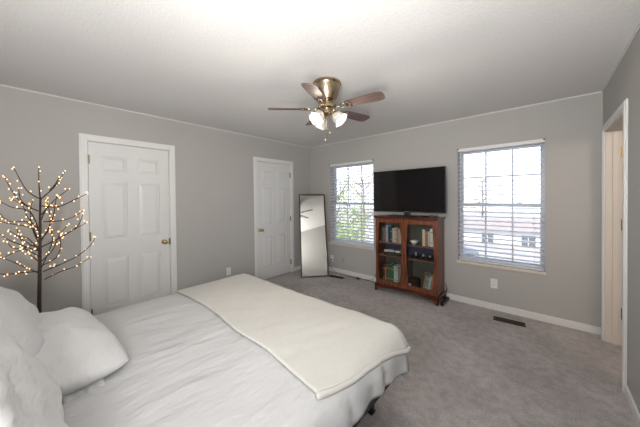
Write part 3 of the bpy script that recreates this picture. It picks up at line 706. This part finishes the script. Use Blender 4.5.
ZT, ZM, ZB_ = 0.7372, 0.5442, 0.1303
x = KX0+0.045
for w, h, c, l, s in (
  (0.026, 0.215, (0.05, 0.035, 0.03), 'dark brown book at the left end of the upper left shelf', None),
  (0.030, 0.225, (0.16, 0.12, 0.10), 'grey-brown book second from the left on the upper left shelf', (0.3, 0.25, 0.2)),
  (0.024, 0.205, (0.30, 0.16, 0.10), 'rust brown book third from the left on the upper left shelf', None),
  (0.032, 0.250, (0.26, 0.42, 0.55), 'tall pale blue book on the upper left shelf', (0.6, 0.6, 0.6)),
  (0.028, 0.230, (0.03, 0.05, 0.09), 'dark navy book beside the pale blue one on the upper left shelf', None),
  (0.034, 0.200, (0.07, 0.08, 0.06), 'dark olive book in the middle of the upper left shelf', (0.4, 0.36, 0.2)),
  (0.030, 0.215, (0.50, 0.46, 0.38), 'cream book after the olive one on the upper left shelf', None),
  (0.028, 0.225, (0.46, 0.42, 0.33), 'tan book beside the cream one on the upper left shelf', (0.2, 0.1, 0.05)),
  (0.024, 0.230, (0.42, 0.17, 0.13), 'brick red book towards the right of the upper left shelf', None),
  (0.026, 0.205, (0.30, 0.33, 0.30), 'grey-green book near the right of the upper left shelf', None),
  (0.030, 0.215, (0.52, 0.48, 0.40), 'cream book at the right end of the upper left shelf', (0.15, 0.2, 0.3))):
    book(x, ZT, w, h, 0.16, c, l, stripe=s); x += w+0.003
x = KX0+0.075
for w, h, c, l, s in (
  (0.032, 0.245, (0.018, 0.014, 0.012), 'black book with gold bands at the left end of the bottom left shelf', (0.55, 0.36, 0.08)),
  (0.016, 0.225, (0.42, 0.25, 0.06), 'thin ochre book on the bottom left shelf', None),
  (0.030, 0.255, (0.28, 0.035, 0.03), 'red book on the bottom left shelf', (0.5, 0.35, 0.2)),
  (0.046, 0.265, (0.015, 0.13, 0.055), 'thick green book beside the red one on the bottom left shelf', (0.45, 0.40, 0.2)),
  (0.040, 0.250, (0.02, 0.15, 0.07), 'slightly shorter green book beside the thick green one', (0.5, 0.5, 0.4)),
  (0.034, 0.255, (0.62, 0.60, 0.56), 'white book just right of the green ones on the bottom left shelf', (0.3, 0.3, 0.3)),
  (0.026, 0.240, (0.58, 0.55, 0.48), 'off-white book second of the pale ones on the bottom left shelf', (0.2, 0.1, 0.1)),
  (0.032, 0.250, (0.18, 0.24, 0.16), 'muted green book between the pale ones on the bottom left shelf', None),
  (0.030, 0.235, (0.56, 0.50, 0.38), 'cream book at the right end of the bottom left shelf', (0.3, 0.2, 0.1))):
    book(x, ZB_, w, h, 0.17, c, l, stripe=s); x += w+0.003
x = -1.245
for w, h, c, l, s in (
  (0.034, 0.225, (0.60, 0.50, 0.38), 'tall cream book first on the upper right shelf', None),
  (0.030, 0.215, (0.34, 0.14, 0.09), 'reddish brown book on the upper right shelf', (0.5, 0.3, 0.2)),
  (0.028, 0.205, (0.55, 0.45, 0.36), 'beige book in the middle of the upper right shelf group', None),
  (0.036, 0.240, (0.62, 0.64, 0.63), 'tall white book on the upper right shelf', (0.2, 0.3, 0.35)),
  (0.034, 0.230, (0.40, 0.46, 0.48), 'grey-blue book at the right end of the upper right shelf', (0.7, 0.7, 0.7))):
    book(x, ZT, w, h, 0.16, c, l, stripe=s); x += w+0.003
x = -1.285
for w, h, c, l, s, tl in (
  (0.030, 0.225, (0.10, 0.05, 0.03), 'dark brown book leaning on the bottom right shelf', None, 0.20),
  (0.026, 0.215, (0.36, 0.22, 0.14), 'tan brown book leaning on the bottom right shelf', None, 0.20),
  (0.030, 0.200, (0.10, 0.36, 0.36), 'teal book leaning on the bottom right shelf', (0.6, 0.6, 0.5), 0.20),
  (0.028, 0.205, (0.60, 0.60, 0.55), 'white book leaning beside the teal one', None, 0.20),
  (0.024, 0.215, (0.50, 0.28, 0.17), 'orange-brown book leaning at the right end of the bottom right shelf', None, 0.20)):
    book(x, ZB_+0.0+math.sin(tl)*w, w, h, 0.16, c, l, stripe=s, tilt=tl); x += w/math.cos(tl)+0.003
# bowl
b = NB(); lathe(b, [(0.020, 0), (0.024, 0.004), (0.030, 0.010), (0.052, 0.034), (0.060, 0.056), (0.056, 0.056), (0.048, 0.036), (0.026, 0.014), (0.001, 0.012)], 32, cap=False)
o = obj('bowl', b, 'ceramic', None, smooth=True); o.location = (-1.375, KY0+0.12, ZT); tag(o, 'small white bowl on the upper right shelf of the cabinet', 'bowl')
# middle shelf left: console and controllers
b = NB(); bb(b, -0.15, 0.15, -0.09, 0.09, 0, 0.035); o = obj('game_console', b, 'black_pl', None, bevel=0.008); o.location = (-1.69, KY0+0.19, ZM); tag(o, 'flat black console box on the middle left shelf of the cabinet', 'console')
c = NB(); bb(c, -0.12, 0.12, -0.0906, -0.090, 0.016, 0.019); obj('front_stripe', c, 'logo', o)
def controller(loc, rz, label):
    t = thing('game_controller', label, 'controller', loc, group='white controllers on the middle left shelf', rot=(0, 0, rz))
    b = NB(); n = 28; pr = []
    for k in range(n):
        a = 2*PI*k/n; r_ = 0.048+0.017*math.cos(2*a) + 0.012*math.cos(3*a+PI/2)*1.0
        pr.append((r_*math.cos(a)*1.15, r_*math.sin(a)*0.95))
    prism(b, pr, 0, 0.030, lambda a_, c_, h: (a_, c_, h)); obj('body', b, 'white_pl', t, bevel=0.008, segs=3)
    for sx in (-0.022, 0.022):
        k = NB(); lathe(k, [(0.007, 0.029), (0.005, 0.036), (0.009, 0.040), (0.001, 0.042)], 12, Matrix.Translation((sx, -0.012, 0))); obj('thumbstick', k, 'black_pl', t)
controller((-1.765, KY0+0.15, ZM+0.0355), 0.3, 'white controller on the left of the flat black console box')
controller((-1.590, KY0+0.15, ZM+0.0355), -0.2, 'white controller on the right of the flat black console box')
# middle shelf right: dark boxes with small ornaments
b = NB(); bb(b, -0.17, 0.17, -0.08, 0.08, 0, 0.038); o = obj('set_top_box', b, 'black_pl', None, bevel=0.006); o.location = (-1.26, KY0+0.19, ZM); tag(o, 'long flat black box on the middle right shelf of the cabinet', 'media player')
c = NB(); [bb(c, xx-0.004, xx+0.004, -0.0808, -0.080, 0.014, 0.022) for xx in (-0.11, -0.02, 0.05)]; obj('button', c, 'logo', o)
for xx, hh, l in ((-1.355, 0.045, 'taller pale trinket on the flat box on the middle right shelf'), (-1.255, 0.034, 'middle pale trinket on the flat box on the middle right shelf'), (-1.165, 0.028, 'shortest pale trinket on the flat box on the middle right shelf')):
    b = NB(); lathe(b, [(0.012, 0), (0.014, hh*0.2), (0.007, hh*0.5), (0.011, hh*0.8), (0.001, hh)], 14); o = obj('ornament', b, 'ceramic', None, smooth=True); o.location = (xx, KY0+0.14, ZM+0.0382); tag(o, l, 'ornament', 'small pale trinkets on the middle right shelf')
# bottom right: dark basket and white cup
b = NB(); lathe(b, [(0.052, 0), (0.062, 0.05), (0.066, 0.12), (0.069, 0.125), (0.060, 0.12), (0.052, 0.01), (0.001, 0.008)], 28, cap=False, scallop=lambda t, a: 0.03*math.sin(a*14)*math.sin(t*20)); o = obj('storage_basket', b, 'bark', None, smooth=True); o.location = (-1.375, KY0+0.155, ZB_); tag(o, 'small dark woven basket at the left of the bottom right shelf', 'basket')
b = NB(); lathe(b, [(0.018, 0), (0.024, 0.02), (0.026, 0.055), (0.023, 0.055), (0.016, 0.006), (0.001, 0.005)], 20, cap=False); o = obj('cup', b, 'ceramic', None, smooth=True); o.location = (-1.425, KY0+0.065, ZB_); tag(o, 'small white cup in front of the dark basket in the cabinet', 'cup')

# cords and power strip
def cord(name, pts, r, m, label, parent=None):
    b = NB(); P = [Vector(p) for p in pts]; fine = []
    for i in range(len(P)-1):
        p0 = P[max(i-1, 0)]; p1 = P[i]; p2 = P[i+1]; p3 = P[min(i+2, len(P)-1)]
        for k in range(6):
            t = k/6; fine.append(0.5*((2*p1)+(p2-p0)*t+(2*p0-5*p1+4*p2-p3)*t*t+(3*p1-p0-3*p2+p3)*t**3))
    fine.append(P[-1]); tube(b, fine, r, 6)
    if parent: bmesh.ops.translate(b, verts=b.verts, vec=-parent.location); return obj(name, b, m, parent, smooth=True)
    return tag(obj(name, b, m, None, smooth=True), label, 'cord')
b = NB(); bb(b, -0.012, 0.012, -0.02, 0, -0.014, 0.014); pl = obj('power_adapter', b, 'black_pl', None, bevel=0.003); pl.location = (-3.043, YB-0.009, 0.225); tag(pl, 'small black plug in the outlet behind the mirror', 'plug')
cord('power_cord', [(-3.043, YB-0.030, 0.222), (-3.06, YB-0.045, 0.15), (-3.02, YB-0.03, 0.06), (-2.90, YB-0.04, 0.006), (-2.70, YB-0.05, 0.005), (-2.45, YB-0.06, 0.005), (-2.15, YB-0.05, 0.005), (-1.94, YB-0.03, 0.006)], 0.0028, 'black_pl', 'thin dark cord running from the outlet along the baseboard', pl)
cord('cable', [(-2.30, YB-0.050, 0.006), (-2.16, YB-0.04, 0.03), (-2.05, YB-0.03, 0.16), (-1.97, YB-0.02, 0.34), (-1.945, YB-0.018, 0.55)], 0.0035, 'green', 'dull green cable rising behind the left side of the cabinet')
b = NB(); bb(b, -0.03, 0.03, -0.015, 0.015, 0, 0.028); o = obj('cable_box', b, 'black_pl', None, bevel=0.004); o.location = (-2.40, YB-0.095, 0.0); tag(o, 'small black adapter on the carpet under the window by the mirror', 'adapter')
b = NB(); bb(b, -0.020, 0.020, -0.14, 0.14, 0, 0.040); o = obj('power_strip', b, 'black_pl', None, bevel=0.005); o.location = (-0.985, 3.585, 0.0); tag(o, 'black power strip on the carpet at the right side of the cabinet', 'power strip')
for k in range(4): c = NB(); bb(c, -0.012, 0.012, -0.10+k*0.06, -0.076+k*0.06, 0.0402, 0.0412); obj('socket', c, 'vent', o)
cord('power_cord', [(-0.985, 3.60, 0.052), (-0.975, 3.60, 0.10), (-0.99, 3.66, 0.14), (-1.0, 3.735, 0.13), (-1.02, 3.748, 0.20)], 0.005, 'black_pl', 'black cords bunched behind the right side of the cabinet', o)

# ------------------------------------------------------------------ ceiling fan
FX, FY = -1.460, 1.752
fan = thing('ceiling_fan', 'brass ceiling fan with dark blades and lit glass shades', 'ceiling fan', (FX, FY, CH))
b = NB(); lathe(b, [(0.112, 0), (0.126, -0.004), (0.128, -0.018), (0.120, -0.026), (0.117, -0.034), (0.113, -0.060), (0.102, -0.100), (0.088, -0.140), (0.080, -0.158), (0.06, -0.164)], 48); obj('motor_housing', b, 'antique', fan, smooth='auto')
b = NB(); lathe(b, [(0.045, -0.156), (0.050, -0.190), (0.080, -0.205), (0.080, -0.228), (0.050, -0.235), (0.042, -0.250), (0.048, -0.250), (0.048, -0.275), (0.030, -0.290), (0.001, -0.292)], 40); obj('switch_housing', b, 'antique', fan, smooth='auto')
for k in range(5):
    a = math.radians(7+72*k)
    R = Matrix.Rotation(a, 4, 'Z') @ Matrix.Translation((0, 0, -0.232)) @ Matrix.Rotation(math.radians(-12), 4, 'X')
    b = NB(); n = 14
    prof = [(0.19, 0.042), (0.22, 0.050), (0.30, 0.056), (0.40, 0.061), (0.48, 0.062), (0.510, 0.056), (0.525, 0.042), (0.530, 0.020)]
    poly = [(x_, w_) for x_, w_ in prof] + [(x_, -w_) for x_, w_ in prof[::-1]]
    prism(b, poly, -0.003, 0.003, lambda p, q, h: R @ Vector((p, q, h))); bl_ = obj('blade', b, 'blade', fan, bevel=0.0015)
    # ornate iron: ring with a leaf shape
    b = NB()
    def ringp(cx_, rx, ry, r_):
        pts = [R @ Vector((cx_+rx*math.cos(2*PI*i/20), ry*math.sin(2*PI*i/20), -0.006)) for i in range(21)]; tube(b, pts, r_, 6)
    ringp(0.165, 0.036, 0.030, 0.0055); ringp(0.215, 0.022, 0.036, 0.0045)
    tube(b, [R @ Vector((0.070, 0, 0.006)), R @ Vector((0.105, 0, -0.004)), R @ Vector((0.135, 0, -0.006))], [0.010, 0.008, 0.006], 8)
    tube(b, [R @ Vector((0.195, 0, -0.006)), R @ Vector((0.245, 0, -0.005))], [0.008, 0.004], 8)
    obj('blade_iron', b, 'antique', bl_, smooth=True)
# light kit, three shades
for k, ang in enumerate((41.6+180+42, 41.6-22, 41.6+118)):
    a = math.radians(ang); tl = math.radians(46)
    R = Matrix.Rotation(a, 4, 'Z') @ Matrix.Translation((0.040, 0, -0.262)) @ Matrix.Rotation(-tl, 4, 'Y') @ Matrix.Rotation(PI, 4, 'X')
    b = NB(); lathe(b, [(0.012, 0), (0.014, 0.020), (0.022, 0.026), (0.024, 0.044), (0.020, 0.046)], 20, R); arm = obj('lamp_arm', b, 'brass', fan, smooth='auto')
    b = NB(); prof = [(0.021, 0.040), (0.030, 0.048), (0.042, 0.064), (0.048, 0.084), (0.052, 0.104), (0.060, 0.122), (0.068, 0.132)]
    lathe(b, prof, 40, R, cap=False, scallop=lambda t, q: 0.07*t*t*math.cos(q*6)); s = obj('lamp_shade', b, 'shade', fan, smooth=True)
    md = s.modifiers.new('solid', 'SOLIDIFY'); md.thickness = 0.002
    b = NB(); q = R @ Vector((0, 0, 0.080)); sphere(b, q, 0.021, 16, 12); obj('light_bulb', b, 'bulb', fan, smooth=True)
    ld = bpy.data.lights.new('fan_lamp', 'POINT'); ld.energy = 6.5; ld.color = (1, 0.88, 0.72); ld.shadow_soft_size = 0.022
    lo = bpy.data.objects.new('fan_lamp', ld); COL.objects.link(lo); lo.location = Vector((FX, FY, CH)) + (R @ Vector((0, 0, 0.118)))
for dx, L in ((0.020, 0.150), (-0.018, 0.215)):
    b = NB(); p = rgt*dx + Vector((0, 0, -0.287)); tube(b, [p, p+Vector((0, 0, -L))], 0.0011, 5); sphere(b, p+Vector((0, 0, -L-0.008)), 0.0065, 10, 8, (1, 1, 1.6)); obj('pull_chain', b, 'brass', fan, smooth=True)

# ------------------------------------------------------------------ outside
GZ = -4.3
def om(name, c, **k): return mat(name, c, 0.8, **k)
b = NB(); bb(b, -90, 60, YB+1.5, 120, GZ-0.3, GZ); struct('ground', b, om('pale_pavement', (0.42, 0.36, 0.32), noise_amt=0.2, noise_scale=0.4), 'pale paved ground seen through the windows', cat='ground')
def tree_out(x, y, h, r, label, green, seed, dens=900):
    rnd = random.Random(seed)
    t = thing('garden_tree', label, 'tree', (x, y, GZ), group='trees outside the windows')
    b = NB(); tube(b, [(0, 0, 0), (0.1, 0.05, h*0.45), (0.0, 0.1, h*0.8)], [0.16, 0.11, 0.05], 8)
    for k in range(26):
        z0 = h*rnd.uniform(0.25, 0.8); a = rnd.uniform(0, 2*PI); L = r*rnd.uniform(0.5, 1.0)
        tube(b, [(0.05, 0.05, z0), (math.cos(a)*L*0.5, math.sin(a)*L*0.5, z0+L*0.3), (math.cos(a)*L, math.sin(a)*L, z0+L*0.75)], [0.05, 0.03, 0.012], 5)
    obj('trunk', b, om('grey_brown_bark', (0.20, 0.15, 0.12), noise_amt=0.2), t)
    b = NB()
    for k in range(dens):
        a = rnd.uniform(0, 2*PI); ph = math.acos(rnd.uniform(-1, 1)); q = r*rnd.uniform(0.55, 1.0)
        c = Vector((q*math.sin(ph)*math.cos(a), q*math.sin(ph)*math.sin(a), h*0.62+q*1.15*math.cos(ph)))
        s = rnd.uniform(0.06, 0.13); u = Vector((rnd.uniform(-1, 1), rnd.uniform(-1, 1), rnd.uniform(-1, 1))).normalized(); v = u.orthogonal().normalized()
        vs = [b.verts.new(c+u*s), b.verts.new(c+v*s*0.5), b.verts.new(c-u*s), b.verts.new(c-v*s*0.5)]; b.faces.new(vs)
    obj('foliage', b, om('leaf_'+('green' if green else 'russet'), (0.20, 0.30, 0.09) if green else (0.36, 0.24, 0.14), noise_amt=0.35, noise_scale=1.2, col2=(0.42, 0.46, 0.20) if green else (0.5, 0.36, 0.22)), t)
tree_out(-7.2, 9.3, 4.6, 1.7, 'leafy green shrub tree close outside the window by the mirror', True, 1, 2600)
tree_out(-10.3, 13.0, 7.0, 2.4, 'pale green tree further behind, outside the window by the mirror', True, 2, 1800)
tree_out(-15.0, 24.0, 9.5, 3.5, 'sparse russet tree outside, beyond the window by the mirror', False, 4, 1100)
tree_out(-8.0, 51.0, 10.5, 4.0, 'sparse russet tree behind the white house', False, 5, 1200)
tree_out(2.0, 50.0, 9.0, 3.2, 'smaller sparse tree at the right behind the white house', False, 6, 800)
# house
ho = thing('neighbour_house', 'white house with a brown roof outside the right-hand window', 'house', (-6.5, 36, GZ-0.75))
b = NB(); bb(b, -9, 11, 0, 7, 0, 2.5); obj('wall', b, om('white_siding', (0.72, 0.72, 0.72), noise_amt=0.02), ho)
b = NB(); prism(b, [(-0.6, 2.45), (7.6, 2.45), (3.5, 3.6)], -9.5, 11.5, lambda a, z, h: (h, a, z)); obj('roof', b, om('brown_shingle', (0.34, 0.27, 0.23), noise_amt=0.15, noise_scale=3), ho)
for x_ in (-6.5, -2.6, 1.4, 5.2, 8.6):
    b = NB(); bb(b, x_-0.6, x_+0.6, -0.04, 0.02, 0.9, 2.0); w = obj('window', b, om('dark_house_pane', (0.12, 0.13, 0.15)), ho)
    b = NB(); bb(b, x_-0.03, x_+0.03, -0.06, -0.04, 0.9, 2.0); bb(b, x_-0.6, x_+0.6, -0.06, -0.04, 1.42, 1.48); obj('muntin', b, 'trim', w)
# low wall
b = NB(); bb(b, -22, 8, 21.5, 21.8, GZ, GZ+0.75); bb(b, -22, 8, 21.45, 21.85, GZ+0.75, GZ+0.83); tag(obj('garden_wall', b, om('pink_brick', (0.42, 0.27, 0.22), noise_amt=0.2, noise_scale=5), None), 'low pinkish brick wall outside the right-hand window', 'wall')
# car
ca = thing('parked_car', 'silver-grey car parked outside the right-hand window', 'car', (-6.6, 25.5, GZ), rot=(0, 0, 0.5))
b = NB(); pr = [(-2.2, 0.35), (-2.25, 0.75), (-1.6, 0.95), (-0.9, 1.42), (0.7, 1.45), (1.4, 1.0), (2.15, 0.85), (2.25, 0.4)]
prism(b, pr, -0.85, 0.85, lambda a, z, h: (a, h, z)); obj('body', b, om('silver_car_paint', (0.22, 0.23, 0.26)), ca, bevel=0.08)
b = NB(); prism(b, [(-1.35, 1.0), (-0.85, 1.34), (0.62, 1.37), (1.15, 1.0)], -0.87, 0.87, lambda a, z, h: (a, h, z)); obj('side_windows', b, 'screen', ca)
for sx in (-1.4, 1.4):
    for sy in (-0.8, 0.8):
        b = NB(); lathe(b, [(0.32, -0.1), (0.34, -0.06), (0.34, 0.06), (0.32, 0.1)], 20, Matrix.Translation((sx, sy, 0.34)) @ Matrix.Rotation(PI/2, 4, 'X')); obj('wheel', b, 'black_pl', ca)
